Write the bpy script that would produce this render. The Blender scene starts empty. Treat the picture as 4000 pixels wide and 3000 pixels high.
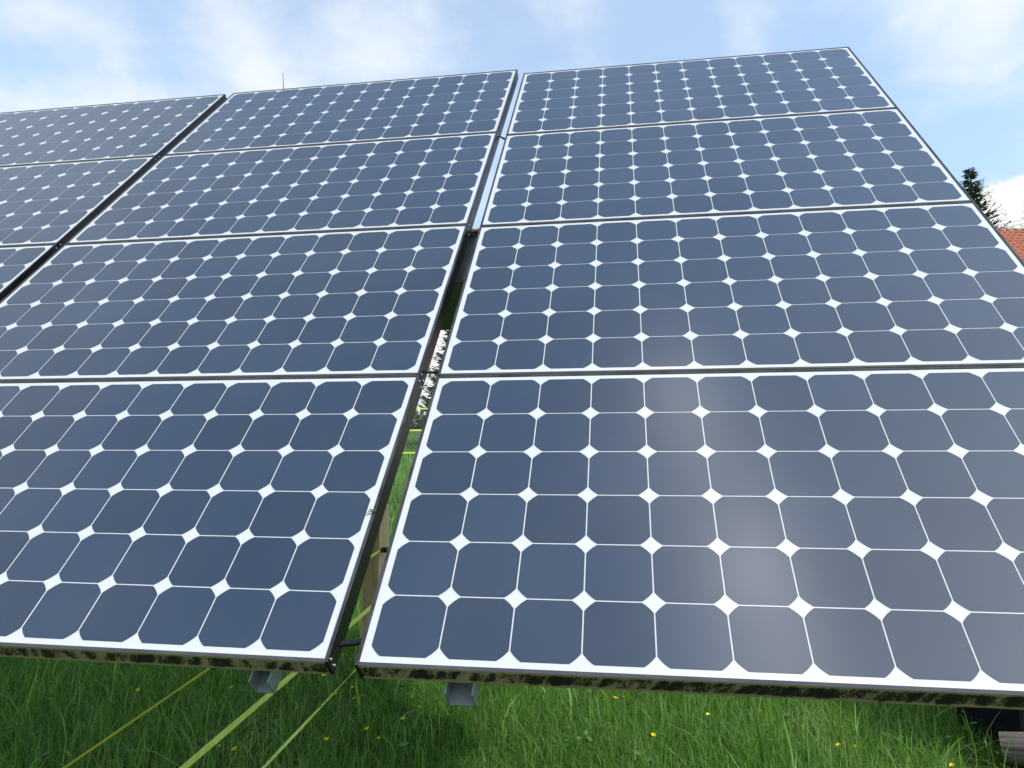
import bpy, bmesh, math, random
import numpy as np
from mathutils import Vector, Matrix
R = math.radians
random.seed(7)
rng = np.random.default_rng(11)
S = bpy.context.scene
C = S.collection

# ------------------------------------------------------------------ camera
F_PX = 2836.62                 # focal length of the 4000 px wide photograph
PITCH = R(12.0)
CAM_Z = 1.40
cd = bpy.data.cameras.new('camera')
cam = bpy.data.objects.new('camera', cd); C.objects.link(cam)
cam.location = (0, 0, CAM_Z); cam.rotation_euler = (R(90) + PITCH, 0, 0)
cd.sensor_width = 36.0; cd.lens = 36.0 * F_PX / 4000.0
cd.clip_start = 0.05; cd.clip_end = 6000
S.camera = cam

# ------------------------------------------------------------------ light
SUN_DIR = Vector((0.92, -0.62, 1.0)).normalized()
SUN_EL = math.asin(SUN_DIR.z); SUN_AZ = math.atan2(SUN_DIR.x, SUN_DIR.y)
sd = bpy.data.lights.new('sun', 'SUN'); sd.energy = 2.45; sd.angle = R(0.6); sd.color = (1.0, 0.95, 0.87)
sun = bpy.data.objects.new('sun', sd); C.objects.link(sun)
sun.rotation_euler = SUN_DIR.to_track_quat('Z', 'Y').to_euler()
S.view_settings.view_transform = 'Standard'; S.view_settings.look = 'None'
S.view_settings.gamma = 1.0; S.view_settings.exposure = 0.75
S.view_settings.use_curve_mapping = False

# ------------------------------------------------------------------ sky and clouds
W = bpy.data.worlds.new('World'); S.world = W; W.use_nodes = True
wt = W.node_tree; wt.nodes.clear()
class NT:
    """tiny node builder"""
    def __init__(s, tree): s.t = tree
    def n(s, kind, **kw):
        x = s.t.nodes.new(kind)
        for k, v in kw.items(): setattr(x, k, v)
        return x
    def put(s, sock, v):
        if isinstance(v, bpy.types.NodeSocket): s.t.links.new(v, sock)
        elif v is not None: sock.default_value = v
    def math(s, op, a, b=None, c=None, clamp=False):
        x = s.n('ShaderNodeMath', operation=op, use_clamp=clamp)
        s.put(x.inputs[0], a); s.put(x.inputs[1], b); s.put(x.inputs[2], c)
        return x.outputs[0]
    def vec(s, op, a, b=None):
        x = s.n('ShaderNodeVectorMath', operation=op); s.put(x.inputs[0], a); s.put(x.inputs[1], b)
        return x.outputs[0]
    def comb(s, x, y, z):
        c = s.n('ShaderNodeCombineXYZ'); s.put(c.inputs[0], x); s.put(c.inputs[1], y); s.put(c.inputs[2], z)
        return c.outputs[0]
    def noise(s, v, scale, detail=4, rough=.5, dist=0.):
        x = s.n('ShaderNodeTexNoise'); s.put(x.inputs['Vector'], v); x.inputs['Scale'].default_value = scale
        x.inputs['Detail'].default_value = detail; x.inputs['Roughness'].default_value = rough
        x.inputs['Distortion'].default_value = dist
        return x.outputs['Fac']
    def ramp(s, fac, stops, interp='LINEAR'):
        x = s.n('ShaderNodeValToRGB'); x.color_ramp.interpolation = interp
        e = x.color_ramp.elements
        while len(e) < len(stops): e.new(0.5)
        for k, (p, c) in zip(e, stops):
            k.position = p; k.color = (*c, 1) if len(c) == 3 else c
        s.put(x.inputs[0], fac)
        return x.outputs[0]
    def smooth(s, v, a, b):
        x = s.n('ShaderNodeMapRange', interpolation_type='SMOOTHSTEP')
        s.put(x.inputs[0], v); x.inputs[1].default_value = a; x.inputs[2].default_value = b
        return x.outputs[0]
    def mix(s, f, a, b, blend='MIX'):
        x = s.n('ShaderNodeMix', data_type='RGBA', blend_type=blend)
        s.put(x.inputs[0], f)
        s.put(x.inputs[6], (*a, 1) if isinstance(a, tuple) and len(a) == 3 else a)
        s.put(x.inputs[7], (*b, 1) if isinstance(b, tuple) and len(b) == 3 else b)
        return x.outputs[2]
w = NT(wt)
SKY_STRENGTH = 0.15
tc = w.n('ShaderNodeTexCoord').outputs['Generated']
sx = w.n('ShaderNodeSeparateXYZ'); w.put(sx.inputs[0], tc)
dx, dy, dz = sx.outputs
sky = w.n('ShaderNodeTexSky', sky_type='NISHITA', sun_disc=False)
sky.sun_elevation = SUN_EL; sky.sun_rotation = SUN_AZ
sky.air_density = 1.0; sky.dust_density = 0.6; sky.ozone_density = 2.0; sky.altitude = 600
zc = w.math('ADD', w.math('MAXIMUM', dz, 0.0), 0.16)
plane = w.comb(w.math('DIVIDE', dx, zc), w.math('DIVIDE', dy, zc), 0.0)        # flat cloud layer overhead
az = w.math('MULTIPLY', w.math('ARCTAN2', dx, dy), 180 / math.pi)
el = w.math('MULTIPLY', w.math('ARCSINE', dz), 180 / math.pi)
n_warp = w.noise(plane, 1.7, 3, .5)
def blob(a0, e0, ra, re, rot, amp):
    """soft patch of thicker or thinner cloud round one compass direction of the sky"""
    c, s_ = math.cos(R(rot)), math.sin(R(rot))
    da = w.math('SUBTRACT', az, a0); de = w.math('SUBTRACT', el, e0)
    u = w.math('ADD', w.math('MULTIPLY', da, c / ra), w.math('MULTIPLY', de, s_ / ra))
    v = w.math('ADD', w.math('MULTIPLY', de, c / re), w.math('MULTIPLY', da, -s_ / re))
    q = w.math('ADD', w.math('MULTIPLY', u, u), w.math('MULTIPLY', v, v))
    return w.math('MULTIPLY', w.math('EXPONENT', w.math('MULTIPLY', q, -1.0)), amp)
def total(items):
    t = items[0]
    for i in items[1:]: t = w.math('ADD', t, i)
    return t
bias = total([
    blob(-35, 26.5, 18, 6.5, -8, .30),    # white bank low on the left
    blob(-22, 34, 11, 2.6, -38, .24),     # bright streak running down to the right
    blob(-33, 30.5, 9, 2.0, -30, .10),
    blob(-29, 37, 5, 2.6, -20, -.16),
    blob(-37, 30, 5, 1.6, 0, -.10),
    blob(-12, 36, 7, 3.6, 10, .17),       # broken puffs
    blob(2, 36, 8, 4.5, 0, -.10),
    blob(14, 35, 5.5, 5, 0, -.20),
    blob(19.5, 37, 2.6, 4.6, 18, .17),    # thin vertical wisp
    blob(25.5, 33, 4, 4, 0, -.16),
    blob(38, 33, 9, 5.0, 0, .32),         # big soft cloud at the upper right
    blob(34, 26.5, 9, 3.2, 0, .04),
])
n1 = w.noise(plane, 1.35, 9, .58, .25)
n2 = w.noise(plane, 5.2, 6, .6, .15)
dens = w.math('ADD', w.math('ADD', w.math('MULTIPLY', n1, 1.0), w.math('MULTIPLY', w.math('SUBTRACT', n2, .5), .46)), bias)
thin = w.smooth(dens, .40, .80)
high = w.smooth(el, 42.0, 62.0)
veil = w.math('ADD', w.math('MULTIPLY', thin, .58), w.math('SUBTRACT', .36, w.math('MULTIPLY', high, .26)))
veil = w.math('MULTIPLY', veil, w.math('SUBTRACT', 1.0, w.math('MULTIPLY', high, .45)))
# unseen cloud veil added overhead towards the north to lighten the upper panels' reflection
zc2 = w.math('MAXIMUM', dz, .05)
veil = w.math('ADD', veil, w.math('MULTIPLY', w.math('MULTIPLY', w.smooth(w.math('DIVIDE', dy, zc2), .0, .5), high), w.math('ADD', .08, w.math('MULTIPLY', n1, .22))))
# haze whitening towards the horizon
lowsky = w.smooth(el, 36.0, 12.0)
veil = w.math('MAXIMUM', veil, w.math('MULTIPLY', lowsky, .55))
# cumulus heads standing over the ridge at the right
cum = w.math('ADD', total([blob(36.0, 19.2, 3.6, 3.6, 0, 1.0), blob(41, 18.0, 5.0, 4.4, 0, 1.0), blob(-4, 12, 14, 8.5, 0, 1.1)]),
             w.math('MULTIPLY', w.math('SUBTRACT', w.noise(tc, 14, 6, .55), .5), .55))
cum = w.smooth(cum, .38, .52)
# bright wisp overhead, beside the sun: it is what the glass of the right-hand panels mirrors
ddz = w.math('MAXIMUM', dz, .05)
hx = w.math('DIVIDE', dx, ddz); hy = w.math('DIVIDE', dy, ddz)
line = w.math('ADD', .088, w.math('MULTIPLY', w.math('ADD', hy, .066), -.15))
line = w.math('ADD', line, w.math('MULTIPLY', w.math('SUBTRACT', n_warp, .5), .10))
n_puff = w.noise(w.comb(hx, hy, 0.0), 7.5, 4, .5, .4)
off = w.math('DIVIDE', w.math('ADD', w.math('SUBTRACT', hx, line), w.math('MULTIPLY', w.math('SUBTRACT', n_puff, .5), .07)), .040)
wisp = w.math('EXPONENT', w.math('MULTIPLY', w.math('MULTIPLY', off, off), -1.0))
off2 = w.math('DIVIDE', w.math('SUBTRACT', hx, w.math('SUBTRACT', line, .035)), .095)
glow = w.math('MULTIPLY', w.math('EXPONENT', w.math('MULTIPLY', w.math('MULTIPLY', off2, off2), -1.0)), .20)
wisp = w.math('ADD', w.math('MULTIPLY', wisp, w.math('MULTIPLY', w.smooth(n_puff, .32, .66), .95)), glow)
wisp = w.math('MULTIPLY', wisp, w.smooth(hy, .06, -.10))
wisp = w.math('MULTIPLY', wisp, w.math('ADD', .75, w.math('MULTIPLY', w.smooth(hy, -.10, -.36), .9)))
over = w.smooth(hx, .16, .34)
over = w.math('MULTIPLY', over, w.smooth(hy, .35, -.2))
K = 1.0 / SKY_STRENGTH
skyc = w.mix(1.0, sky.outputs[0], (1.0, 1.30, 1.34), 'MULTIPLY')
col = w.mix(veil, skyc, (.565 * K, .600 * K, .630 * K))
col = w.mix(cum, col, (.62 * K, .62 * K, .625 * K))
col = w.mix(w.math('MULTIPLY', over, .25), col, (.62 * K, .64 * K, .66 * K))
col = w.mix(w.math('MINIMUM', wisp, 1.0), col, (4.2 * K, 4.1 * K, 4.0 * K))
bg = w.n('ShaderNodeBackground'); w.put(bg.inputs[0], col); bg.inputs[1].default_value = SKY_STRENGTH
wo = w.n('ShaderNodeOutputWorld'); wt.links.new(bg.outputs[0], wo.inputs[0])
W.name = 'sky'

# ------------------------------------------------------------------ helpers
def cam_to_world(p):
    x, y, z = p
    return Vector((x, z * math.cos(PITCH) + y * math.sin(PITCH), CAM_Z + z * math.sin(PITCH) - y * math.cos(PITCH)))
def at(px, py, depth):
    """point seen at photo pixel (px, py) of the 4000 x 3000 photograph, DEPTH metres ahead"""
    return cam_to_world(((px - 2000) / F_PX * depth, (py - 1500) / F_PX * depth, depth))
SLOPE = math.tan(R(9.2))
def ground_z(x, y):
    y = np.asarray(y, float); x = np.asarray(x, float)
    z = np.where(y < 95, y * SLOPE, 95 * SLOPE + 6.0 * (1 - np.exp(-(y - 95) * SLOPE / 6.0)) - np.maximum(y - 130, 0) * .02)
    z = np.where(y < -60, -60 * SLOPE + (y + 60) * .02, z)
    return z + .02 * np.sin(x * 1.3 + .4) * np.cos(y * .9) + .012 * np.sin(x * 2.9 + y * 2.1)
def gz(x, y): return float(ground_z(x, y))
def on_ground(px, py, h=0.0):
    """where the sight line through a photo pixel comes down to h above the meadow"""
    o = Vector((0, 0, CAM_Z)); d = at(px, py, 1.0) - o
    lo, hi = .3, 90.
    for _ in range(60):
        m = (lo + hi) / 2; p = o + d * m
        if p.z > gz(p.x, p.y) + h: lo = m
        else: hi = m
    return o + d * lo
def link(o, parent=None):
    C.objects.link(o)
    if parent is not None: o.parent = parent
    return o
def tag(o, label=None, cat=None, group=None, kind=None):
    if label: o['label'] = label
    if cat: o['category'] = cat
    if group: o['group'] = group
    if kind: o['kind'] = kind
    return o
def thing(name, label, cat, mat=None, loc=None, group=None):
    o = bpy.data.objects.new(name, None); link(o)
    o.empty_display_size = .1
    if mat is not None: o.matrix_world = mat
    if loc is not None: o.location = loc
    return tag(o, label, cat, group)
def obj(name, bm, mat, parent=None, smooth=False):
    me = bpy.data.meshes.new(name); bm.to_mesh(me); bm.free()
    if smooth: me.shade_smooth()
    me.materials.append(mat)
    return link(bpy.data.objects.new(name, me), parent)
def raw_obj(name, verts, faces, mat, parent=None, smooth=False):
    me = bpy.data.meshes.new(name); me.from_pydata([tuple(v) for v in verts], [], faces); me.update()
    if smooth: me.shade_smooth()
    me.materials.append(mat)
    return link(bpy.data.objects.new(name, me), parent)
def np_obj(name, V, counts, loops, mat, parent=None, smooth=False):
    me = bpy.data.meshes.new(name)
    me.vertices.add(len(V)); me.vertices.foreach_set('co', np.asarray(V, np.float32).ravel())
    me.loops.add(len(loops)); me.loops.foreach_set('vertex_index', np.asarray(loops, np.int32))
    counts = np.asarray(counts, np.int32)
    me.polygons.add(len(counts)); me.polygons.foreach_set('loop_start', np.concatenate([[0], np.cumsum(counts)[:-1]]).astype(np.int32))
    me.update(calc_edges=True); me.validate()
    if smooth: me.shade_smooth()
    me.materials.append(mat)
    return link(bpy.data.objects.new(name, me), parent)
def box(bm, lo, hi, bevel=0.0, mat=None):
    lo, hi = Vector(lo), Vector(hi)
    r = bmesh.ops.create_cube(bm, size=1.0)
    vs = r['verts']
    for v in vs:
        v.co = Vector(((lo.x + hi.x) / 2 + v.co.x * (hi.x - lo.x), (lo.y + hi.y) / 2 + v.co.y * (hi.y - lo.y), (lo.z + hi.z) / 2 + v.co.z * (hi.z - lo.z)))
        if mat is not None: v.co = mat @ v.co
    if bevel:
        es = list({e for v in vs for e in v.link_edges})
        bmesh.ops.bevel(bm, geom=es, offset=bevel, segments=2, profile=.6, affect='EDGES')
def tube(bm, pts, rad, n=8, cap=True):
    pts = [Vector(p) for p in pts]
    rads = rad if isinstance(rad, (list, tuple)) else [rad] * len(pts)
    rings = []
    for i, p in enumerate(pts):
        a = pts[max(i - 1, 0)]; b = pts[min(i + 1, len(pts) - 1)]
        d = (b - a).normalized(); s_ = d.cross(Vector((.123, .31, .94)));
        if s_.length < 1e-3: s_ = d.cross(Vector((1, 0, 0)))
        s_.normalize(); t = d.cross(s_)
        rings.append([bm.verts.new(p + (s_ * math.cos(2 * math.pi * k / n) + t * math.sin(2 * math.pi * k / n)) * rads[i]) for k in range(n)])
    for A, B in zip(rings, rings[1:]):
        for k in range(n): bm.faces.new((A[k], A[(k + 1) % n], B[(k + 1) % n], B[k]))
    if cap:
        bm.faces.new(rings[0][::-1]); bm.faces.new(rings[-1])

# ------------------------------------------------------------------ materials
def material(name):
    m = bpy.data.materials.new(name); m.use_nodes = True
    t = m.node_tree; b = t.nodes['Principled BSDF']
    return m, NT(t), b
def simple(name, col, rough=.6, metal=0., noise=0., scale=20., bump=0., spec=.5, coords='Object'):
    m, t, b = material(name)
    b.inputs['Roughness'].default_value = rough; b.inputs['Metallic'].default_value = metal
    b.inputs['Specular IOR Level'].default_value = spec
    co = t.n('ShaderNodeTexCoord').outputs[coords]
    if noise or bump:
        f = t.noise(co, scale, 6, .6)
        lo = tuple(max(0, c * (1 - noise)) for c in col); hi = tuple(min(1, c * (1 + noise)) for c in col)
        t.put(b.inputs['Base Color'], t.ramp(f, [(.3, lo), (.7, hi)]))
        if bump:
            bp = t.n('ShaderNodeBump'); bp.inputs['Strength'].default_value = bump; bp.inputs['Distance'].default_value = .01
            t.put(bp.inputs['Height'], f); t.put(b.inputs['Normal'], bp.outputs[0])
    else: b.inputs['Base Color'].default_value = (*col, 1)
    return m

def glazed(name, col, vary, dust):
    """what lies under the panel's glass: a coat for the glass, faint dust on top"""
    m, t, b = material(name)
    geo = t.n('ShaderNodeNewGeometry').outputs['Position']
    oi = t.n('ShaderNodeObjectInfo').outputs['Random']
    lo = tuple(c * (1 - vary) for c in col); hi = tuple(c * (1 + vary) for c in col)
    c = t.mix(oi, lo, hi)
    d1 = t.noise(geo, 3.2, 5, .6); d2 = t.noise(geo, 420, 3, .7)
    dm = t.math('MULTIPLY', t.smooth(d1, .35, .8), t.smooth(d2, .3, .75))
    c = t.mix(t.math('MULTIPLY', dm, dust), c, (.34, .35, .34))
    t.put(b.inputs['Base Color'], c)
    b.inputs['Roughness'].default_value = .55; b.inputs['Specular IOR Level'].default_value = .35
    b.inputs['Coat Weight'].default_value = 1.0; b.inputs['Coat IOR'].default_value = 1.5
    t.put(b.inputs['Coat Roughness'], t.math('ADD', .14, t.math('MULTIPLY', d1, .06)))
    return m
M_CELL = glazed('solar_cell_blue', (.0205, .034, .060), .15, .05)
M_BACK = glazed('white_backsheet', (.57, .565, .56), .0, .0)
M_FRAME, t, b = material('black_anodised_frame')
co = t.n('ShaderNodeTexCoord').outputs['Object']
fn = t.noise(co, 9, 6, .65)
t.put(b.inputs['Base Color'], t.ramp(fn, [(.3, (.004, .004, .005)), (.75, (.009, .009, .011))]))
t.put(b.inputs['Roughness'], t.ramp(fn, [(.3, (.30,) * 3), (.8, (.45,) * 3)]))
b.inputs['Specular IOR Level'].default_value = .2
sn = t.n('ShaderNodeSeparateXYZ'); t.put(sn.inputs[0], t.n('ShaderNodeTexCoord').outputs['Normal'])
bc = b.inputs['Base Color'].links[0].from_socket           # grey sky reflection painted into the colour of the front faces
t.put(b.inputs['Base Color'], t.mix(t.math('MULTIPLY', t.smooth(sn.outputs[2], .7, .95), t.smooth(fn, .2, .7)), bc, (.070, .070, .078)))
def grime(name, amount):
    """anodised bottom rail under tan moss film, black lichen blotches along it"""
    m, t, b = material(name)
    co = t.n('ShaderNodeTexCoord').outputs['Object']
    geo = t.n('ShaderNodeNewGeometry')
    s3 = t.n('ShaderNodeSeparateXYZ'); t.put(s3.inputs[0], co)
    x, y, z = s3.outputs
    sheared = t.math('ADD', x, t.math('MULTIPLY', z, -.35))
    v1 = t.comb(t.math('MULTIPLY', sheared, 44), t.math('MULTIPLY', y, 8), t.math('MULTIPLY', z, 20))
    v2 = t.vec('MULTIPLY', co, (1.0, 1.0, 1.0))
    blot = t.noise(v1, 1.0, 3, .55, .35)
    fine = t.noise(v2, 210, 5, .75)
    big = t.noise(t.comb(x, 0.0, 0.0), 2.3, 2, .5)
    # blotches stop short of the two long edges
    zz = t.math('MULTIPLY', z, -1 / .046)
    edge = t.math('MULTIPLY', t.smooth(zz, .02, .22), t.smooth(zz, .98, .72))
    f = t.math('ADD', blot, t.math('MULTIPLY', t.math('SUBTRACT', fine, .5), 1.15))
    f = t.math('ADD', f, t.math('MULTIPLY', t.math('SUBTRACT', big, .5), .35))
    f = t.math('ADD', f, t.math('MULTIPLY', t.math('SUBTRACT', edge, 1.0), .30))
    sw = t.n('ShaderNodeSeparateXYZ'); t.put(sw.inputs[0], geo.outputs['Position'])
    f = t.math('ADD', f, t.math('MULTIPLY', t.smooth(sw.outputs[0], .3, 1.1), .16))   # more lichen on the right end
    black = t.smooth(f, .40, .54)
    tan = t.ramp(fine, [(.25, (.18, .135, .080)), (.55, (.42, .32, .195)), (.85, (.64, .52, .36))])
    dark = t.ramp(fine, [(.3, (.008, .008, .007)), (.8, (.030, .028, .022))])
    dirty = t.mix(black, tan, dark)
    clean = t.ramp(t.noise(co, 9, 6, .65), [(.3, (.040, .040, .045)), (.75, (.085, .085, .095))])
    sn = t.n('ShaderNodeSeparateXYZ'); t.put(sn.inputs[0], t.n('ShaderNodeTexCoord').outputs['Normal'])
    front = t.smooth(sn.outputs[2], .6, .3)               # the front lip stays clean, the outer face is mossy
    t.put(b.inputs['Base Color'], t.mix(t.math('MULTIPLY', front, amount), clean, dirty))
    b.inputs['Roughness'].default_value = .75; b.inputs['Specular IOR Level'].default_value = .3
    bp = t.n('ShaderNodeBump'); bp.inputs['Strength'].default_value = .5; bp.inputs['Distance'].default_value = .002
    t.put(bp.inputs['Height'], fine); t.put(b.inputs['Normal'], bp.outputs[0])
    return m
M_GRIME = grime('mossy_bottom_rail', 1.0)
M_SOOT = grime('weathered_bottom_rail', .75)
M_STEEL = simple('bright_screw', (.6, .6, .6), .3, 1.0)
M_GALV, t, b = material('galvanised_steel')
co = t.n('ShaderNodeTexCoord').outputs['Object']
g1 = t.noise(co, 38, 5, .65); g2 = t.noise(co, 6, 4, .6)
t.put(b.inputs['Base Color'], t.mix(g2, t.ramp(g1, [(.3, (.20, .215, .225)), (.7, (.40, .42, .43))]), (.27, .28, .275)))
b.inputs['Metallic'].default_value = .55; b.inputs['Roughness'].default_value = .48
M_DARKSTEEL = simple('dark_painted_steel', (.007, .0065, .008), .9, 0, .4, 14, .1, .1)
M_CABLE = simple('black_cable', (.014, .014, .017), .45)
M_WOOD, t, b = material('sawn_post_wood')
co = t.n('ShaderNodeTexCoord').outputs['Object']
gr = t.noise(t.vec('MULTIPLY', co, (60, 60, 4)), 1.0, 6, .65, .6); kn = t.noise(co, 7, 3, .5)
t.put(b.inputs['Base Color'], t.mix(t.smooth(kn, .62, .8), t.ramp(gr, [(.25, (.30, .19, .09)), (.55, (.54, .37, .20)), (.8, (.66, .48, .28))]), (.12, .07, .035)))
b.inputs['Roughness'].default_value = .8
M_LOG, t, b = material('weathered_log')
co = t.n('ShaderNodeTexCoord').outputs['Object']
lgn = t.noise(t.vec('MULTIPLY', co, (5, 70, 70)), 1.0, 6, .7, .5)
t.put(b.inputs['Base Color'], t.ramp(lgn, [(.32, (.035, .028, .022)), (.5, (.13, .11, .09)), (.75, (.24, .21, .17))])); b.inputs['Roughness'].default_value = .95
bp = t.n('ShaderNodeBump'); bp.inputs['Strength'].default_value = 1.0; bp.inputs['Distance'].default_value = .012
t.put(bp.inputs['Height'], lgn); t.put(b.inputs['Normal'], bp.outputs[0])
def tape_mat(name, a, c):
    m, t, b = material(name)
    co = t.n('ShaderNodeTexCoord').outputs['Generated']
    n_ = t.noise(t.vec('MULTIPLY', co, (400, 3, 3)), 1.0, 3, .6)
    t.put(b.inputs['Base Color'], t.ramp(n_, [(.3, a), (.7, c)])); b.inputs['Roughness'].default_value = .55
    return m
M_TAPE = tape_mat('yellow_green_tape', (.54, .62, .09), (.68, .75, .17))
M_TAPE_OLD = tape_mat('dull_yellow_tape', (.58, .52, .03), (.70, .64, .07))
M_INSUL = simple('black_insulator', (.012, .012, .013), .4)
M_RED, t, b = material('red_pole_paint')
b.inputs['Base Color'].default_value = (.42, .06, .10, 1); b.inputs['Roughness'].default_value = .5
M_WALL = simple('render_wall', (.55, .52, .46), .9, 0, .15, 3, .1)
M_GLASS = simple('window_glass', (.02, .025, .03), .08)
M_FRAMEW = simple('window_frame', (.55, .53, .5), .6)
M_TILE, t, b = material('red_roof_tile')
co = t.n('ShaderNodeTexCoord').outputs['Object']
ri = t.n('ShaderNodeNewGeometry').outputs['Random Per Island']
t1 = t.noise(co, 2.2, 5, .6); t2 = t.noise(co, 24, 4, .6)
tc_ = t.mix(t1, (.33, .085, .042), (.46, .15, .085)); tc_ = t.mix(t.math('MULTIPLY', t2, .45), tc_, (.27, .075, .045))
t.put(b.inputs['Base Color'], t.mix(t.math('MULTIPLY', ri, .3), tc_, (.50, .20, .12))); b.inputs['Roughness'].default_value = .85
M_RIDGE = simple('ridge_tile', (.34, .20, .13), .9, 0, .3, 6, .2)
M_BARK = simple('spruce_bark', (.09, .065, .045), .95, 0, .5, 8, .8)
M_WIRE = simple('grey_wire', (.16, .16, .17), .5)
M_MESH = simple('zinc_wire', (.30, .31, .31), .5, .3)
def leafy(name, stops, rough=.5, trans=.45, vscale=1.2):
    m = bpy.data.materials.new(name); m.use_nodes = True
    t = NT(m.node_tree); b = m.node_tree.nodes['Principled BSDF']; out = m.node_tree.nodes['Material Output']
    g = t.n('ShaderNodeNewGeometry')
    v = t.noise(g.outputs['Position'], vscale, 4, .6)
    f = t.math('ADD', t.math('MULTIPLY', g.outputs['Random Per Island'], .62), t.math('MULTIPLY', v, .42))
    c = t.ramp(f, stops)
    t.put(b.inputs['Base Color'], c); b.inputs['Roughness'].default_value = rough; b.inputs['Specular IOR Level'].default_value = .35
    tr = t.n('ShaderNodeBsdfTranslucent'); t.put(tr.inputs[0], t.mix(1.0, c, (1.15, 1.25, .55), 'MULTIPLY'))
    mx = t.n('ShaderNodeMixShader'); mx.inputs[0].default_value = trans
    m.node_tree.links.new(b.outputs[0], mx.inputs[1]); m.node_tree.links.new(tr.outputs[0], mx.inputs[2])
    m.node_tree.links.new(mx.outputs[0], out.inputs[0])
    return m
M_GRASS = leafy('meadow_grass', [(.10, (.030, .095, .013)), (.36, (.090, .215, .028)), (.60, (.155, .31, .050)), (.80, (.25, .39, .12)), (.94, (.46, .46, .26))], .45, .5, .9)
M_WEED = leafy('leafy_weed', [(.2, (.04, .11, .02)), (.6, (.085, .19, .045)), (.9, (.17, .27, .11))], .9, .35, 2.0)
M_NEEDLE = leafy('spruce_needles', [(.2, (.012, .028, .010)), (.6, (.030, .058, .018)), (.9, (.065, .095, .032))], .6, .25, .6)
M_NEEDLE2 = leafy('light_spruce_needles', [(.2, (.05, .09, .03)), (.6, (.10, .155, .05)), (.9, (.17, .22, .09))], .6, .3, .6)
M_PETAL, t, b = material('buttercup_petal')
b.inputs['Base Color'].default_value = (.86, .66, .012, 1); b.inputs['Roughness'].default_value = .25
M_HEART = simple('buttercup_heart', (.55, .42, .03), .6)
M_STEM = simple('flower_stem', (.07, .15, .03), .6)
M_SOIL, t, b = material('meadow_ground')
co = t.n('ShaderNodeNewGeometry').outputs['Position']
a1 = t.noise(co, .35, 5, .6); a2 = t.noise(co, 5, 6, .65); a3 = t.noise(t.vec('MULTIPLY', co, (46, 46, 20)), 1.0, 4, .7)
gcol = t.ramp(t.math('ADD', t.math('MULTIPLY', a2, .55), t.math('MULTIPLY', a3, .45)), [(.3, (.020, .040, .010)), (.5, (.050, .115, .018)), (.7, (.105, .20, .035))])
t.put(b.inputs['Base Color'], t.mix(t.smooth(a1, .4, .75), gcol, (.085, .15, .035))); b.inputs['Roughness'].default_value = .95
b.inputs['Specular IOR Level'].default_value = .1
bp = t.n('ShaderNodeBump'); bp.inputs['Strength'].default_value = .8; bp.inputs['Distance'].default_value = .08
t.put(bp.inputs['Height'], a3); t.put(b.inputs['Normal'], bp.outputs[0])

# ------------------------------------------------------------------ ground
ys = np.unique(np.concatenate([np.linspace(-900, -60, 15), np.linspace(-60, -4, 15), np.linspace(-4, 14, 73), np.linspace(14, 140, 85), np.geomspace(140, 3000, 24)]))
xs = np.unique(np.concatenate([-np.geomspace(12, 2500, 26), np.linspace(-12, 12, 81), np.geomspace(12, 2500, 26)]))
GX, GY = np.meshgrid(xs, ys)
V = np.stack([GX, GY, ground_z(GX, GY)], -1).reshape(-1, 3)
nx = len(xs)
i = (np.arange(len(ys) - 1)[:, None] * nx + np.arange(nx - 1)[None]).ravel()
loops = np.stack([i, i + 1, i + nx + 1, i + nx], 1).ravel()
o = np_obj('meadow_ground', V, np.full(len(i), 4), loops, M_SOIL, smooth=True); tag(o, kind='structure')

# ------------------------------------------------------------------ solar array
PW, PH, GAP, PT, DEP = 1.565, .800, .0029, .12707, .046
LIP = .0072
POSE = {0: (2.27085, 0.06224, -0.18292, -0.27987, 0.49828, 1.28696),
        -1: (2.27919, 0.06905, -0.19001, -1.87693, 0.52054, 1.55693),
        -2: (2.28093, 0.06834, -0.18986, -3.48124, 0.53261, 1.85564)}
def rodrigues(v):
    v = Vector(v); return Matrix.Rotation(v.length, 3, v.normalized())
def column_matrix(c):
    p = POSE[c]; Rm = rodrigues(p[:3]); o = cam_to_world(p[3:])
    M = Matrix.Identity(4)
    for k in range(3):
        col = Rm.col[k]
        wv = cam_to_world(col) - Vector((0, 0, CAM_Z))
        for r in range(3): M[r][k] = wv[r]
    M.translation = o
    return M
COLM = {c: column_matrix(c) for c in POSE}

def cell_mesh():
    bm = bmesh.new(); h = .0622; rr = .0750; lim = math.sqrt(rr * rr - h * h)
    pts = []
    a0 = math.atan2(lim, h); a1 = math.pi / 2 - a0
    for q in range(4):
        for k in range(9):
            a = a0 + (a1 - a0) * k / 8 + q * math.pi / 2
            pts.append((rr * math.cos(a), rr * math.sin(a)))
    top = [bm.verts.new((x, y, .0003)) for x, y in pts]; bot = [bm.verts.new((x, y, -.0001)) for x, y in pts]
    bm.faces.new(top)
    for k in range(len(pts)): bm.faces.new((top[k - 1], bot[k - 1], bot[k], top[k]))
    bmesh.ops.recalc_face_normals(bm, faces=bm.faces)
    me = bpy.data.meshes.new('solar_cell'); bm.to_mesh(me); bm.free(); me.materials.append(M_CELL)
    return me
CELL = cell_mesh()
def mesh_of(bm, name, mat):
    me = bpy.data.meshes.new(name); bm.to_mesh(me); bm.free(); me.materials.append(mat); return me
def rail_mesh(name, lo, hi, mat):
    bm = bmesh.new(); box(bm, lo, hi, .0009); return mesh_of(bm, name, mat)
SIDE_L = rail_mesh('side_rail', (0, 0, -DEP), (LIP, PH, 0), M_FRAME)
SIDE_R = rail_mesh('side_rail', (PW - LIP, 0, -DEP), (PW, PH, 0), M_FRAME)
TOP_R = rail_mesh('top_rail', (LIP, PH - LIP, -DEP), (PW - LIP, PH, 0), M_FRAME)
BOT_G = rail_mesh('bottom_rail', (LIP, 0, -DEP), (PW - LIP, LIP, 0), M_GRIME)
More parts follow.
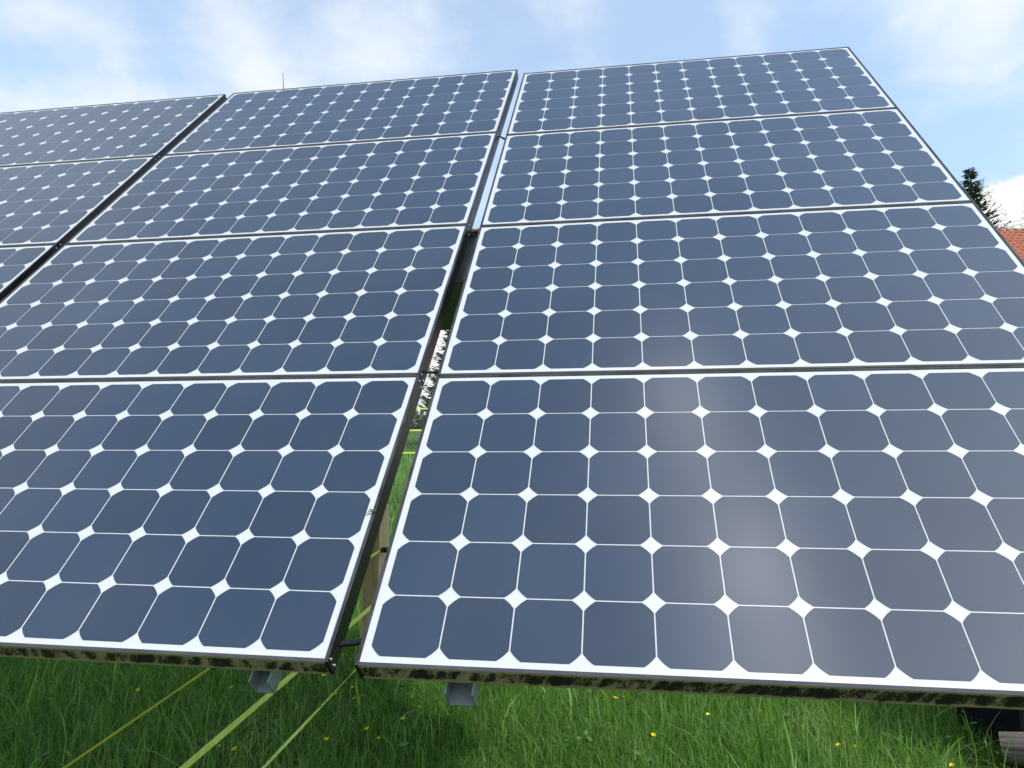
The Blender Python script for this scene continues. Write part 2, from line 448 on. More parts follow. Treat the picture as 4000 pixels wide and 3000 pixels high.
BOT_S = rail_mesh('bottom_rail', (LIP, 0, -DEP), (PW - LIP, LIP, 0), M_SOOT)
bm = bmesh.new(); box(bm, (LIP, LIP, -.0065), (PW - LIP, PH - LIP, -.0022)); BACK = mesh_of(bm, 'backsheet', M_BACK)
bm = bmesh.new()
bmesh.ops.create_cone(bm, cap_ends=True, segments=10, radius1=.0032, radius2=.0026, depth=.0022, matrix=Matrix.Rotation(math.pi / 2, 4, 'Y'))
SCREW = mesh_of(bm, 'screw', M_STEEL)
def part(name, me, parent, loc=(0, 0, 0)):
    o = bpy.data.objects.new(name, me); C.objects.link(o); o.parent = parent; o.location = loc; return o
LABELS = {
    (0, 0): 'top solar panel of the right-hand column, its corner highest against the sky',
    (0, 1): 'second solar panel from the top in the right-hand column, with sky past its right edge',
    (0, 2): 'third solar panel from the top in the right-hand column, beside the red roof',
    (0, 3): 'bottom solar panel of the right-hand column, nearest, with a pale streak mirrored in its cells',
    (-1, 0): 'top solar panel of the middle column, below the thin red pole',
    (-1, 1): 'second solar panel from the top in the middle column, all twelve cell columns showing',
    (-1, 2): 'third solar panel from the top in the middle column, above the lowest',
    (-1, 3): 'bottom solar panel of the middle column, over the grass at lower left',
    (-2, 0): 'top solar panel of the left-hand column, under white cloud at the picture edge',
    (-2, 1): 'second solar panel from the top in the left-hand column, left of the thick black gap',
    (-2, 2): 'third solar panel of the left-hand column, only a small corner showing',
    (-2, 3): 'bottom solar panel of the left-hand column, beyond the left edge of the picture',
}
COLNAME = {0: 'right', -1: 'middle', -2: 'left'}
for c in (0, -1, -2):
    for r in range(4):
        base = COLM[c] @ Matrix.Translation((0, (3 - r) * (PH + GAP), 0))
        root = thing('solar_panel', LABELS[(c, r)], 'solar panel', mat=base, group='solar panels of the tilted array')
        part('backsheet', BACK, root)
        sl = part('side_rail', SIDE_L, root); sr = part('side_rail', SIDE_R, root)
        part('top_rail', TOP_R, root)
        bo = part('bottom_rail', BOT_G if r == 3 else BOT_S, root)
        if r == 3: bo['label'] = 'bottom rail coated in tan moss film with black blotches'
        for vy in ((.012, PH - .012)):
            for zz in (-.012, -.034): part('screw', SCREW, sr, (PW + .0008, vy, zz))
        for a in range(12):
            for k in range(6):
                part('solar_cell', CELL, root, (PW / 2 + (a - 5.5) * PT, PH / 2 + (k - 2.5) * PT, -.0020))

# ---- what carries the panels: rails, box beam, mast
frame = thing('support_frame', 'galvanised steel support frame with box beam and rails behind the panels', 'support frame', mat=COLM[0])
inv0 = COLM[0].inverted()
def child(name, bm, mat, c=0, parent=None):
    o = obj(name, bm, mat, parent or frame)
    o.matrix_local = inv0 @ COLM[c]
    return o
def channel(u0, u1, v0, v1, n0, n1, th=.003):
    """open hat channel running up behind a column of panels"""
    bm = bmesh.new()
    box(bm, (u0, v0, n1), (u0 + th, v1, n0)); box(bm, (u1 - th, v0, n1), (u1, v1, n0))
    box(bm, (u0 + th, v0, n1), (u1 - th, v1, n1 + th))
    return bm
TOPV = 4 * (PH + GAP)
for c in (0, -1, -2):
    for u, uw in ((.159, .052), (1.402, .040)):
        child('mounting_rail', channel(u, u + uw, -.021, TOPV - .12, -DEP - .0015, -.090), M_GALV, c)
bm = bmesh.new()
box(bm, (-3.22, 1.475, -.345), (1.45, 1.80, -.15), .006)
box(bm, (-3.22, 1.803, -.16), (1.45, 1.832, -.135), .002)
box(bm, (-.115, 1.478, -.1495), (-.02, 1.56, -.142), .002)
child('box_beam', bm, M_GALV)
def ground_mast(name, X, Y, half, ztop):
    bm = bmesh.new(); g = gz(X, Y)
    box(bm, (X - half, Y - half, g - .4), (X + half, Y + half, ztop), .012)
    o = obj(name, bm, M_DARKSTEEL, frame); o.matrix_local = inv0
ground_mast('mast', -3.55, 3.35, .14, 2.45)
X, Y = 2.30, 3.34; g = gz(X, Y)
blk = thing('ballast_block', 'black steel ballast block behind the grass at the lower right picture corner', 'block', loc=(X, Y, g))
bm = bmesh.new(); box(bm, (-.27, -.22, -.1), (.27, .22, .46), .015); obj('block', bm, M_DARKSTEEL, blk)
bm = bmesh.new(); box(bm, (-.29, -.24, .46), (.29, .24, .52), .008); obj('cover_plate', bm, M_DARKSTEEL, blk)
bm = bmesh.new(); tube(bm, [(-.08, 0, .52), (-.08, 0, .60), (-.06, 0, .63), (.06, 0, .63), (.08, 0, .60), (.08, 0, .52)], .011, 8); obj('lifting_eye', bm, M_DARKSTEEL, blk, True)

# ---- cables between the columns
def panel_point(c, u, v, n): return COLM[c] @ Vector((u, v, n))
for nm, vv, nn, lb in ((1, 2.447, -.032, 'thin black cable crossing the gap near the top, sky behind it'),
                   (2, 1.628, -.034, 'thin black cable crossing the gap just above the galvanised beam'),
                   (3, .870, -.040, 'thin black cable crossing the gap in front of the dark spruce'),
                   (4, .068, -.036, 'thicker black cable crossing the gap at the foot of the panels')):
    a = panel_point(-1, 1.30, vv - .05, -.075); b0 = panel_point(-1, 1.567, vv - .012, nn); b1 = panel_point(0, -.004, vv + .012, nn - .012); d = panel_point(0, .30, vv - .04, -.08)
    bm = bmesh.new(); ra = .0062 if nm == 4 else .0042
    sag = Vector((0, 0, -.004))
    pts = [a, a.lerp(b0, .5) + sag, b0, b0.lerp(b1, .5) + sag * .6, b1, b1.lerp(d, .5) + sag, d]
    tube(bm, pts, ra, 8)
    o = obj('cable', bm, M_CABLE, smooth=True); tag(o, lb, 'cable', 'cables across the gap between the columns')

# ---- a small fly on the frame
p = panel_point(-1, PW - .006, .343, .001); nrm = COLM[-1].to_3x3().col[2]
fly = thing('fly', 'tiny brown fly sitting on the frame edge of the lower middle panel', 'insect', mat=Matrix.Translation(p) @ COLM[-1].to_3x3().to_4x4())
bm = bmesh.new()
bmesh.ops.create_uvsphere(bm, u_segments=10, v_segments=6, radius=1, matrix=Matrix.Translation((0, 0, .0028)) @ Matrix.Diagonal((.0052, .0026, .0024, 1)))
bmesh.ops.create_uvsphere(bm, u_segments=8, v_segments=6, radius=.0018, matrix=Matrix.Translation((.0060, 0, .003)))
for s_ in (-1, 1):
    for k in (-.003, 0, .003): tube(bm, [(k, 0, .003), (k * 1.6, s_ * .004, .004), (k * 2, s_ * .0065, .0002)], .0003, 4)
obj('body', bm, simple('fly_brown', (.10, .055, .03), .5), fly, True)
for s_ in (-1, 1):
    raw_obj('wing', [(.002, s_ * .001, .005), (-.008, s_ * .001, .0046), (-.0095, s_ * .004, .0046), (-.004, s_ * .0045, .0048),
                     (.002, s_ * .001, .0047), (-.008, s_ * .001, .0043), (-.0095, s_ * .004, .0043), (-.004, s_ * .0045, .0045)],
            [(0, 1, 2, 3), (7, 6, 5, 4), (0, 4, 5, 1), (1, 5, 6, 2), (2, 6, 7, 3), (3, 7, 4, 0)], simple('fly_wing', (.2, .18, .16), .4), fly)

# ------------------------------------------------------------------ near electric fence
# one straight fence line of three tapes runs from behind the array, below its edge, to the lower left
FS = 1.15
def fence_pt(depth, ycam): return cam_to_world(((-.877 + .141 * (depth - 1.9)) * FS, ycam * FS, depth * FS))
def tape(name, P, Q, width, th, mat, label, twist=0.0, phase=0.0, up=Vector((0, 0, 1)), n=60):
    P, Q = Vector(P), Vector(Q); d = (Q - P).normalized(); s_ = d.cross(up).normalized(); u = s_.cross(d)
    vs = []; fs = []
    for k in range(n + 1):
        f = k / n; c = P.lerp(Q, f) - Vector((0, 0, .02 * 4 * f * (1 - f)))
        a = phase + twist * 2 * math.pi * f + .06 * math.sin(k * 1.7)
        wv = (u * math.cos(a) + s_ * math.sin(a)) * width / 2; tv = (s_ * math.cos(a) - u * math.sin(a)) * th / 2
        vs += [c + wv + tv, c - wv + tv, c - wv - tv, c + wv - tv]
    for k in range(n):
        b_ = 4 * k
        for e in range(4): fs.append((b_ + e, b_ + (e + 1) % 4, b_ + 4 + (e + 1) % 4, b_ + 4 + e))
    fs += [(3, 2, 1, 0), tuple(4 * n + e for e in range(4))]
    o = raw_obj(name, vs, fs, mat)
    if label: tag(o, label, 'fence tape', 'electric fence tapes running under the array')
    return o
tape('fence_tape', fence_pt(.45, .788), fence_pt(7.6, .805), .014, .0012, M_TAPE_OLD, 'thin dull yellow fence tape, leftmost of three crossing the grass below the panels', -.45, 1.15)
tape('fence_tape', fence_pt(.45, .985), fence_pt(7.6, 1.10), .0235, .0012, M_TAPE, 'broad yellow-green fence tape, middle of three, passing in front of the wooden post', .0)
tape('fence_tape', fence_pt(.45, 1.215), fence_pt(7.6, 1.30), .0120, .0012, M_TAPE, 'narrow twisted fence tape, rightmost and lowest of the three below the panels', 3.0)
def fence_post(base, top_z, half, yaw, label, group=None):
    t = thing('fence_post', label, 'fence post', loc=base, group=group)
    t.rotation_euler = (0, 0, yaw)
    h = top_z - base.z; bm = bmesh.new()
    box(bm, (-half, -half, -.3), (half, half, h), .006)
    obj('post', bm, M_WOOD, t)
    return t
def insulator(t, z, face):
    bm = bmesh.new()
    tube(bm, [(face, -.03, z), (face + .03, -.03, z)], [.010, .014], 10)
    tube(bm, [(face + .03, -.03, z - .016), (face + .03, -.03, z + .016)], [.016, .016], 10)
    obj('insulator', bm, M_INSUL, t, True)
for dep, yc, top, lb in ((3.50, .82, .37, 'sawn wooden fence post standing in the gap between the panels'), (7.5, .82, .30, 'farther wooden fence post at the end of the tapes, behind the right-hand panel'), (.40, .80, .45, 'near wooden fence post at the lower left, outside the picture')):
    fp = fence_pt(dep, yc) + Vector((.0, .115, 0))
    if dep == 3.50: q_ = at(1466, 2200, dep * FS + .10); fp.x, fp.y = q_.x, q_.y
    base = Vector((fp.x, fp.y, gz(fp.x, fp.y)))
    t = fence_post(base, fp.z + top * .75, .052, R(-20), lb, 'posts of the electric fence')
    for yy in (.80, 1.03, 1.26):
        zz = fence_pt(dep, yy).z - base.z + .0
        insulator(t, zz, .05)

# ------------------------------------------------------------------ far paddock fence and chain link behind the array
for px0, dep, py, lb in ((0, 9.5, 1590, 'top yellow paddock tape seen through the gap, in front of the spruce'),
                         (0, 9.5, 1674, 'middle yellow paddock tape seen through the gap, at the far meadow edge'),
                         (0, 9.5, 1762, 'lowest yellow paddock tape seen through the gap, across long grass')):
    a = at(1250, py + 6, dep); b0 = at(2350, py - 8, dep)
    o = tape('paddock_tape', a, b0, .020, .0015, M_TAPE, None); tag(o, lb, 'fence tape', 'tapes of the far paddock fence')
for px, lb in ((1250, 'thin paddock fence post hidden behind the middle column of panels'), (2350, 'thin paddock fence post hidden behind the right-hand column of panels')):
    p = at(px, 1680, 9.55); base = Vector((p.x, p.y, gz(p.x, p.y)))
    fence_post(base, at(px, 1560, 9.55).z, .03, 0, lb, 'posts of the paddock fence')
YF = 12.2
cl = thing('chain_link_fence', 'tall zinc chain link fence in front of the spruces, seen through the gap', 'fence', loc=(0, YF, 0))
x0, x1 = -2.6, 1.4; zt = at(1700, 1362, 12.2).z; zb = gz(-.6, YF) + .05
bm = bmesh.new(); st = .0715; wr = .0014
def wire(p, q, r_=wr):
    p, q = Vector(p), Vector(q); d = (q - p).normalized(); a = Vector((0, 1, 0)); b_ = d.cross(a)
    vs = [[bm.verts.new(e + (a * math.cos(k * 2.0944) + b_ * math.sin(k * 2.0944)) * r_) for k in range(3)] for e in (p, q)]
    for k in range(3): bm.faces.new((vs[0][k], vs[0][(k + 1) % 3], vs[1][(k + 1) % 3], vs[1][k]))
H = zt - zb
k = x0 - H
while k < x1:
    for s_ in (1, -1):
        # line x = k + t (s_=1) or mirrored, z = zb + t
        ta, tb = max(0, x0 - k), min(H, x1 - k)
        if tb > ta:
            if s_ == 1: wire((k + ta, 0, zb + ta), (k + tb, 0, zb + tb))
            else: wire((x0 + x1 - k - ta, .003, zb + ta), (x0 + x1 - k - tb, .003, zb + tb))
    k += st
obj('mesh', bm, M_MESH, cl)
for z in (zt, zt - .42, zb + .9, zb):
    bm = bmesh.new(); tube(bm, [(x0, 0.006, z), (x1, 0.006, z)], .0024, 5); obj('line_wire', bm, M_MESH, cl)
for x in (x0, x1):
    bm = bmesh.new(); g = gz(x, YF); tube(bm, [(x, .03, g - .2), (x, .03, zt + .04)], .024, 12); obj('post', bm, M_GALV, cl)

# ------------------------------------------------------------------ tall red pole behind the array
top = at(1105, 286, 15); foot = at(1127, 760, 15)
d = (foot - top).normalized(); k = 0
while (top + d * k).z > gz((top + d * k).x, (top + d * k).y): k += .02
base = top + d * (k + .2)
bm = bmesh.new(); tube(bm, [base, base.lerp(top, .55), base.lerp(top, .9), top], [.036, .024, .0165, .0072], 12)
o = obj('red_pole', bm, M_RED, smooth=True); tag(o, 'slender tapering red pole rising behind the top edge of the middle panels', 'pole')

# ------------------------------------------------------------------ farmhouse with the red roof
YR = 35.0
ridge = at(1836, 901, YR * 1.0 / (math.cos(PITCH) + (901 - 1500) / F_PX * math.sin(PITCH)))
RZ = ridge.z; YR = ridge.y; X0 = ridge.x; X1 = X0 + 36.0
PIT = R(47); SL = 9.6; COURSE = .355
house = thing('farmhouse', 'farmhouse with a steep red tiled roof showing beyond the right edge of the panels', 'house', loc=(X0, YR, gz(X0 + 14, YR)))
hz = house.location.z
def roof_side(sgn):
    V = []; cnt = []; lp = []
    ncol = int((X1 - X0) / .30); nco = int(SL / COURSE); sub = 5
    prof = [0, .028, .045, .028, 0, -.006]
    for j in range(nco):
        jit = rng.uniform(-.004, .004, ncol)
        s0, s1 = j * COURSE, (j + 1) * COURSE + .03
        for q in range(ncol):
            b_ = len(V); a = X0 + q * .30 - X0
            for e in range(sub + 1):
                hgt = prof[e] + .02; x = a + .30 * e / sub
                for s_, lift in ((s0, .0), (s1, .045)):
                    hh = hgt + lift + jit[q]
                    yy = -(s_ * math.cos(PIT)) - hh * math.sin(PIT); zz = -(s_ * math.sin(PIT)) + hh * math.cos(PIT)
                    V.append((x, sgn * -1 * yy if sgn < 0 else yy, RZ - hz + zz))
            for e in range(sub):
                i_ = b_ + 2 * e
                lp += [i_, i_ + 1, i_ + 3, i_ + 2]; cnt.append(4)
            # butt end of the tile
            bb = len(V)
            for e in range(sub + 1):
                x, y, z = V[b_ + 2 * e + 1]; V.append((x, y + (.02 if sgn > 0 else -.02), z - .035))
            for e in range(sub): lp += [b_ + 2 * e + 1, bb + e, bb + e + 1, b_ + 2 * e + 3]; cnt.append(4)
    return V, cnt, lp
Vr, cr, lr = roof_side(1)
np_obj('roof', Vr, cr, lr, M_TILE, house)
Lh = X1 - X0
yb = SL * math.cos(PIT); zr = RZ - hz; ze = zr - SL * math.sin(PIT)
bm = bmesh.new()                                     # far slope and underlay as a slab
for s_ in (1, -1):
    a = [(0, 0, zr - .06), (Lh, 0, zr - .06), (Lh, -s_ * yb, ze - .06), (0, -s_ * yb, ze - .06)]
    v0 = [bm.verts.new(q) for q in a]; v1 = [bm.verts.new((q[0], q[1], q[2] - .18)) for q in a]
    bm.faces.new(v0); bm.faces.new(v1[::-1])
    for e in range(4): bm.faces.new((v0[e - 1], v1[e - 1], v1[e], v0[e]))
bmesh.ops.recalc_face_normals(bm, faces=bm.faces)
obj('roof_deck', bm, M_TILE, house)
bm = bmesh.new(); x = .0
while x < Lh - .2:
    tube(bm, [(x, 0, zr + .015), (x + .43, 0, zr - .005)], [.13, .115], 10); x += .40
obj('ridge_cap', bm, M_RIDGE, house, True)
bm = bmesh.new()
wy = yb - .55; wz = ze - .05
pts = [(.4, -wy, -2), (.4, wy, -2), (.4, wy, wz), (.4, 0, zr - .5), (.4, -wy, wz)]
A = [bm.verts.new(q) for q in pts]; B = [bm.verts.new((Lh - .4, q[1], q[2])) for q in pts]
bm.faces.new(A); bm.faces.new(B[::-1])
for e in range(5): bm.faces.new((A[e - 1], A[e], B[e], B[e - 1]))
bmesh.ops.recalc_face_normals(bm, faces=bm.faces)
obj('wall', bm, M_WALL, house)
for q in range(7):
    bm = bmesh.new(); xx = 3.2 + q * 4.6
    box(bm, (xx - .06, -wy - .06, .9), (xx, -wy - .002, 2.3)); box(bm, (xx + 1.1, -wy - .06, .9), (xx + 1.16, -wy - .002, 2.3))
    box(bm, (xx, -wy - .06, .9), (xx + 1.1, -wy - .002, .97)); box(bm, (xx, -wy - .06, 2.23), (xx + 1.1, -wy - .002, 2.3)); box(bm, (xx + .52, -wy - .05, .97), (xx + .58, -wy - .002, 2.23))
    f_ = obj('window', bm, M_FRAMEW, house)
    bm = bmesh.new(); box(bm, (xx, -wy - .02, .97), (xx + 1.1, -wy - .003, 2.23)); obj('pane', bm, M_GLASS, f_)

# ------------------------------------------------------------------ overhead wires
for k, (ya, yb_, lb) in enumerate(((882, 857, 'upper of two thin overhead wires beyond the red roof'), (897, 871, 'lower of two thin overhead wires beyond the red roof'))):
    dep = 44.0; a = at(3500, ya + 60, dep + 6); m_ = at(3950, (ya + yb_) / 2 - 1, dep); e_ = at(4700, yb_ - 190, dep - 6)
    bm = bmesh.new(); tube(bm, [a, a.lerp(m_, .5) - Vector((0, 0, .15)), m_, m_.lerp(e_, .5) - Vector((0, 0, .2)), e_], .011, 5)
    o = obj('overhead_wire', bm, M_WIRE); tag(o, lb, 'wire', 'overhead wires at the right')

# ------------------------------------------------------------------ spruces
def spruce(loc, height, spread, mat, label, group, seed, lean=(0, 0), dense=1.0, tw=.30, wf=1.0, curtain=.5):
    r_ = np.random.default_rng(seed)
    t = thing('spruce_tree', label, 'tree', loc=loc, group=group)
    def axis(h): return np.array([lean[0] * h, lean[1] * h, h])
    bm = bmesh.new()
    tube(bm, [axis(-.3), axis(height * .4), axis(height * .8), axis(height)], [height * .013 + .04, height * .010 + .02, height * .004 + .01, .008], 8)
    obj('trunk', bm, M_BARK, t, True)
    V = []; cnt = []; lp = []
    def quad(a, b_, c, d_):
        i0 = len(V); V.extend([a, b_, c, d_]); lp.extend([i0, i0 + 1, i0 + 2, i0 + 3]); cnt.append(4)
    h = height * .06
    while h < height - .1:
        rel = 1 - h / height
        nb = int((5 + 6 * rel ** .5) * dense) + int(r_.integers(0, 2))
        for b_ in range(nb):
            an = r_.uniform(0, 2 * math.pi)
            L = spread * (rel ** .82) * r_.uniform(.62, 1.12) + .10
            if r_.random() < .06: L *= .45
            out = np.array([math.cos(an), math.sin(an), 0.]); side = np.array([-math.sin(an), math.cos(an), 0.])
            base = axis(h + r_.uniform(-.1, .1)); droop = r_.uniform(.05, .30) * (rel + .15); tip = r_.uniform(.08, .22)
            ns = max(4, int(L / (tw * .38)))
            prev = base
            for k in range(1, ns + 1):
                f = k / ns
                p = base + out * L * f + np.array([0, 0, L * (.10 * f - droop * f + (tip + droop * .45) * f * f)])
                dirv = p - prev; dirv /= np.linalg.norm(dirv) + 1e-9
                wd = .012 + .03 * (1 - f)
                quad(prev - side * wd, prev + side * wd, p + side * wd * .7, p - side * wd * .7)
                for s_ in (-1, 1):
                    if r_.random() < .12: continue
                    tl = tw * (1.15 - .65 * f) * r_.uniform(.6, 1.35) * (.55 + .6 * rel)
                    dv = side * s_ * r_.uniform(.5, 1.0) + dirv * r_.uniform(.4, 1.0) + np.array([0, 0, r_.uniform(-.55, .12)])
                    dv /= np.linalg.norm(dv); nv = np.cross(dv, np.array([r_.uniform(-.5, .5), r_.uniform(-.5, .5), 1.])); nv /= np.linalg.norm(nv) + 1e-9
                    ww = tl * r_.uniform(.20, .34) * wf; m_ = prev + (p - prev) * r_.random()
                    quad(m_ - nv * ww * .4, m_ + dv * tl * .5 - nv * ww, m_ + dv * tl, m_ + dv * tl * .5 + nv * ww)
                if k > 1 and f < .88:                        # twigs hanging as a curtain under the branch
                    hg = np.array([0, 0, -1.0]) * tw * r_.uniform(.45, 1.0) * (.35 + rel) * curtain + side * r_.normal(0, .08)
                    a_ = prev + hg * r_.uniform(.5, 1.); c2 = p + hg * r_.uniform(.5, 1.)
                    if curtain > 0: quad(prev, a_, c2, p)
                prev = p
            dv = dirv + np.array([0, 0, .15]); dv /= np.linalg.norm(dv); tl = tw * .6 * (.5 + rel)
            quad(prev, prev + dv * tl * .5 - side * tl * .16, prev + dv * tl, prev + dv * tl * .5 + side * tl * .16)
        h += r_.uniform(.20, .36) * (.55 + .6 * rel)
    for k in range(14):
        hh = height - .02 - k * .055; an = r_.uniform(0, 6.28); d_ = np.array([math.cos(an) * .5, math.sin(an) * .5, .75])
        p = axis(hh); sd_ = np.array([-math.sin(an), math.cos(an), 0]) * .02; l_ = .10 + .02 * k
        quad(p - sd_, p + d_ * l_ * .5 - sd_ * 1.4, p + d_ * l_, p + d_ * l_ * .5 + sd_)
    np_obj('crown', V, cnt, lp, mat, t)
    return t
def tree_at(px, py_top, dist, spread, mat, label, group, seed, **kw):
    tp = at(px, py_top, dist); g = gz(tp.x, tp.y)
    return spruce((tp.x, tp.y, g), tp.z - g, spread, mat, label, group, seed, **kw)
G = 'spruces beyond the array'
tree_at(3783, 655, 47, 4.6, M_NEEDLE, 'dark spruce behind the red roof, its pointed top beside the panel edge', G, 3, tw=.62, dense=1.1, wf=.55)
tree_at(4052, 690, 46, 4.0, M_NEEDLE, 'dark spruce at the right picture edge, only a few branch tips showing', G, 5, tw=.6, wf=.6)
tree_at(1842, 1100, 40, 3.2, M_NEEDLE2, 'tall green spruce behind the chain link fence, filling the gap between the panels', G, 8, dense=3.2, tw=.50, curtain=1.1)
tree_at(1622, 1600, 95, 2.2, M_NEEDLE2, 'small distant spruce at the meadow edge, lowest in the gap', G, 9, tw=.6)
tree_at(1672, 1615, 98, 2.4, M_NEEDLE2, 'small distant spruce at the meadow edge, right of the lowest one in the gap', G, 12, tw=.6)

# ------------------------------------------------------------------ weathered log at the lower right
p = on_ground(3985, 2975, .05)
lg = thing('weathered_log', 'grey weathered log lying in the grass at the lower right corner', 'log', loc=(p.x + .05, p.y, gz(p.x, p.y) + .03))
lg.rotation_euler = (0, 0, R(-38))
bm = bmesh.new(); pts = []; rr = []
for k in range(13):
    f = k / 12; pts.append((-.10 + f * 1.1, .01 * math.sin(k), .055 + .006 * math.sin(k * 2.1))); rr.append(.058 + .006 * math.sin(k * 1.7))
tube(bm, pts, rr, 18)
obj('log', bm, M_LOG, lg)

# ------------------------------------------------------------------ grass
def blades(n, xr, yr, hr, wr_, keep=None, lean=.55, seed=1):
    r_ = np.random.default_rng(seed)
    x = r_.uniform(*xr, n); y = r_.uniform(*yr, n)
    if keep is not None:
        m = keep(x, y, r_); x, y = x[m], y[m]
    n = len(x)
    tuft = .72 + .45 * (np.sin(x * 2.3 + 1.1 * np.sin(y * 1.7)) * np.cos(y * 2.1 + .7 * np.sin(x * 3.1)) * .5 + .5)
    h = r_.uniform(hr[0], hr[1], n) * (.55 + .45 * r_.random(n)) * tuft
    wd = r_.uniform(wr_[0], wr_[1], n) * np.where(r_.random(n) < .08, 2.0, 1.0)
    an = r_.uniform(0, 2 * np.pi, n); fa = an + r_.uniform(-1.2, 1.2, n)
    ln = np.abs(r_.normal(0, lean, n)) * h; ln = np.minimum(ln, h * 1.25)
    b = np.stack([x, y, ground_z(x, y) - .01], 1)
    dirv = np.stack([np.cos(an), np.sin(an), np.zeros(n)], 1); wv = np.stack([-np.sin(fa), np.cos(fa), np.zeros(n)], 1)
    lv = np.array([0., .30, .58, .82, 1.]); wl = np.array([.75, 1., .86, .55, .0])
    droop = np.clip(ln / h - .35, 0, 1) * .55
    V = np.zeros((n, 9, 3), np.float32)
    for k in range(5):
        f = lv[k]
        p = b + dirv * (ln * f ** 2.0)[:, None]
        p[:, 2] += h * (f - droop * f ** 3)
        if k < 4:
            V[:, 2 * k] = p - wv * (wd * wl[k] * .5)[:, None]; V[:, 2 * k + 1] = p + wv * (wd * wl[k] * .5)[:, None]
        else: V[:, 8] = p
    base = np.arange(n)[:, None] * 9
    fl = np.array([0, 1, 3, 2, 2, 3, 5, 4, 4, 5, 7, 6, 6, 7, 8])
    return V.reshape(-1, 3), np.tile([4, 4, 4, 3], n), (base + fl).ravel()
def join(parts):
    Vs, cs, ls = [], [], []; off = 0
    for V, c, l in parts: Vs.append(V); cs.append(c); ls.append(l + off); off += len(V)
    return np.concatenate(Vs), np.concatenate(cs), np.concatenate(ls)
def in_view(x, y, r_):                              # thinner outside the wedge the picture looks into
    a = np.abs(x) < y * .80 + .35
    bare = (x > 1.68) & (y > 2.2) & (y < 3.15) & (r_.random(len(x)) < .72)      # trodden round the block and the log
    return (a | (r_.random(len(x)) < .22)) & ~bare
g_near = blades(56000, (-3.2, 3.6), (2.0, 4.9), (.07, .21), (.0015, .0038), in_view, .85, 1)
g_tall = blades(3800, (-3.2, 3.6), (2.0, 4.9), (.18, .34), (.0026, .0065), in_view, 1.0, 6)
g_fine = blades(40000, (-3.4, 3.8), (2.0, 5.2), (.05, .20), (.0012, .0026), in_view, 1.5, 2)
g_low = blades(7000, (-4, 4), (-1.5, 2.0), (.08, .22), (.004, .007), None, .6, 3)
g_mid = blades(30000, (-6, 7), (4.9, 10), (.12, .30), (.004, .009), lambda x, y, r_: (np.abs(x + .12 * y) < .12 * y) | (r_.random(len(x)) < .3), .45, 4)
g_far = blades(40000, (-9, 3), (10, 42), (.15, .38), (.010, .022), lambda x, y, r_: (np.abs(x + .125 * y) < .07 * y), .4, 5)
V, c_, l_ = join([g_near, g_tall, g_fine, g_low, g_mid, g_far])
o = np_obj('meadow_grass', V, c_, l_, M_GRASS); tag(o, 'long green meadow grass under and behind the panels', 'grass', kind='stuff')
# broad low leaves among the grass
r_ = np.random.default_rng(21); V = []; cnt = []; lp = []
for k in range(200):
    cx, cy = r_.uniform(-2.9, 2.4), r_.uniform(2.3, 4.6)
    if r_.random() < .45: cx = r_.uniform(-2.9, -.4)
    for q in range(int(r_.integers(3, 8))):
        an = r_.uniform(0, 6.28); l_ = r_.uniform(.02, .05); x, y = cx + r_.normal(0, .05), cy + r_.normal(0, .05)
        z = gz(x, y) + r_.uniform(.05, .15); d = np.array([math.cos(an), math.sin(an), r_.uniform(-.3, .5)]); s_ = np.array([-math.sin(an), math.cos(an), r_.uniform(-.3, .3)]) * l_ * r_.uniform(.22, .42)
        i0 = len(V); p = np.array([x, y, z])
        V += [p, p + d * l_ * .35 - s_ * .8, p + d * l_ * .7 - s_ * .7, p + d * l_, p + d * l_ * .7 + s_ * .7, p + d * l_ * .35 + s_ * .8]
        lp += [i0, i0 + 1, i0 + 2, i0 + 3, i0, i0 + 3, i0 + 4, i0 + 5]; cnt += [4, 4]
o = np_obj('leafy_weeds', V, cnt, lp, M_WEED); tag(o, 'low broad grey-green weed leaves scattered through the grass', 'weeds', kind='stuff')

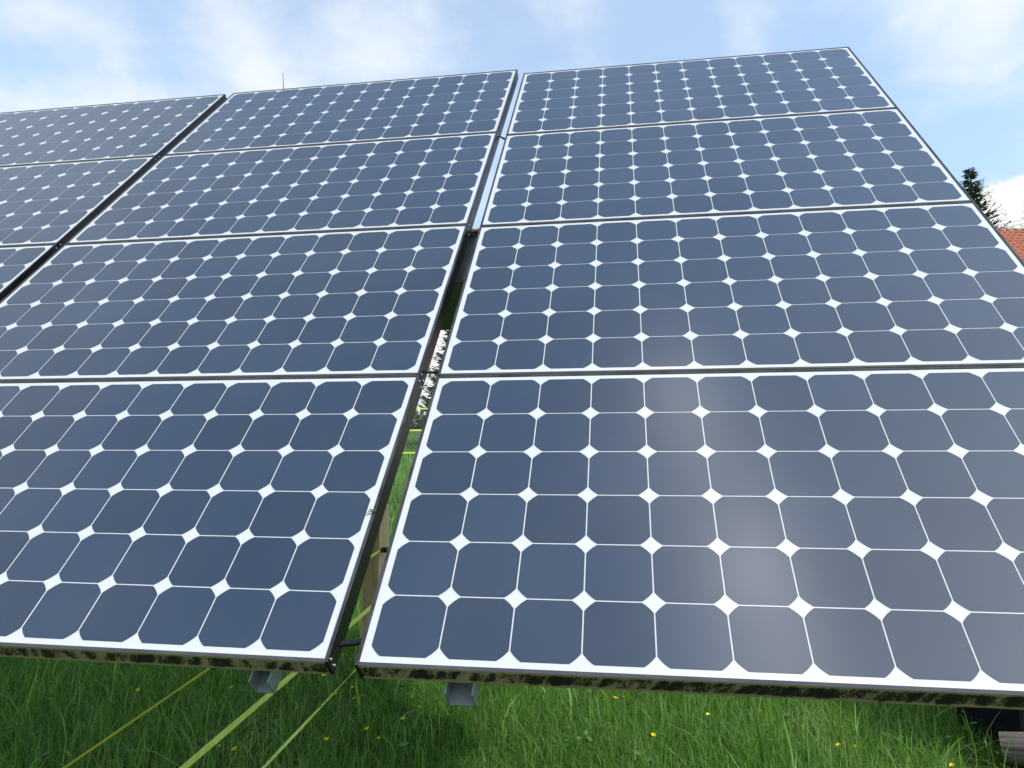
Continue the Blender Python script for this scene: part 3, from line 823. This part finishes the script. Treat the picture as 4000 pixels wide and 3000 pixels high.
# ------------------------------------------------------------------ buttercups
FL = [(538, 2701, 'lone buttercup left of the leftmost fence tape'),
      (903, 2689, 'buttercup between the leftmost and broad tapes, left of the middle bracket'),
      (987, 2782, 'buttercup right beside the broad tape, below the middle panel bracket'),
      (918, 2931, 'larger buttercup of a close pair near the broad tape at the bottom edge'),
      (856, 2916, 'smaller left buttercup of a close pair near the broad tape at the bottom edge'),
      (1263, 2642, 'buttercup right under the mossy corner of the middle panel'),
      (1340, 2559, 'buttercup standing in the gap between the two lowest panels'),
      (1377, 2688, 'bright buttercup below the gap, right of the narrow tape'),
      (1310, 2714, 'buttercup close to the narrow twisted tape, lower left of a brighter one'),
      (1381, 2732, 'dim buttercup half sunk in grass just under a bright one below the gap'),
      (1433, 2851, 'buttercup midway between the narrow tape and right bracket, upper of two'),
      (1274, 2893, 'buttercup nearest the narrow tape towards the bottom edge'),
      (1480, 2886, 'small buttercup midway between the narrow tape and right bracket, lower of two'),
      (1611, 2724, 'buttercup left of the right panel bracket, top of a column of three'),
      (1636, 2765, 'buttercup left of the right panel bracket, middle of a column of three'),
      (1576, 2811, 'buttercup left of the right panel bracket, lowest of a column of three'),
      (2404, 2732, 'large buttercup under the right panel, halfway along the picture bottom'),
      (2344, 2694, 'buttercup touching the mossy rail of the right panel, halfway along'),
      (2437, 2724, 'tiny buttercup close to the right of the large one under the right panel'),
      (2553, 2876, 'orange-yellow buttercup deep in the grass, right of the picture middle'),
      (2767, 2795, 'pale buttercup left of a brighter one in the sunlit grass'),
      (2967, 2781, 'bright buttercup in sunlit grass under the pale streak on the right panel'),
      (3604, 2749, 'buttercup tight under the right panel rail, farthest right at that height'),
      (3277, 2913, 'buttercup of a pair low in the sunlit grass, the left one'),
      (3336, 2921, 'buttercup of a pair low in the sunlit grass, the right one'),
      (3721, 2993, 'buttercup at the very bottom edge on the right')]
def petal_mesh():
    bm = bmesh.new()
    for k in range(5):
        a = k * 2 * math.pi / 5; ca, sa = math.cos(a), math.sin(a)
        rows = [(.0015, .0010, .0), (.0048, .0044, .0022), (.0088, .0058, .0062), (.0112, .0030, .0096)]
        prev = None
        for rad, hw, z in rows:
            cur = [bm.verts.new((rad * ca - s_ * hw * sa, rad * sa + s_ * hw * ca, z + (.0008 if s_ else 0))) for s_ in (-1, 0, 1)]
            if prev:
                bm.faces.new((prev[0], prev[1], cur[1], cur[0])); bm.faces.new((prev[1], prev[2], cur[2], cur[1]))
            prev = cur
    return bm
PETAL = mesh_of(petal_mesh(), 'petals', M_PETAL); PETAL.shade_smooth()
bm = bmesh.new(); bmesh.ops.create_icosphere(bm, subdivisions=2, radius=.0030, matrix=Matrix.Translation((0, 0, .0035))); HEART = mesh_of(bm, 'heart', M_HEART)
r_ = random.Random(4)
for px, py, lb in FL:
    h = r_.uniform(.24, .31)
    top = on_ground(px, py, h); g = gz(top.x, top.y); h = top.z - g
    t = thing('buttercup', lb, 'flower', loc=(top.x, top.y, g), group='buttercups in the meadow')
    bx_, by_ = r_.uniform(-.05, .05), r_.uniform(-.05, .05)
    bm = bmesh.new(); tube(bm, [(bx_, by_, -.01), (bx_ * .5, by_ * .5, h * .5), (0, 0, h)], [.0013, .0011, .0009], 5); obj('stem', bm, M_STEM, t)
    tilt = Matrix.Rotation(R(r_.uniform(-28, 28)), 4, 'X') @ Matrix.Rotation(R(r_.uniform(-25, 25)), 4, 'Y') @ Matrix.Rotation(r_.uniform(0, 6), 4, 'Z')
    sc = r_.uniform(.66, .90) * (.65 if ('small' in lb or 'tiny' in lb or 'dim' in lb) else 1.0)
    p = part('petals', PETAL, t); p.matrix_local = Matrix.Translation((0, 0, h)) @ tilt @ Matrix.Scale(sc, 4)
    part('heart', HEART, p)
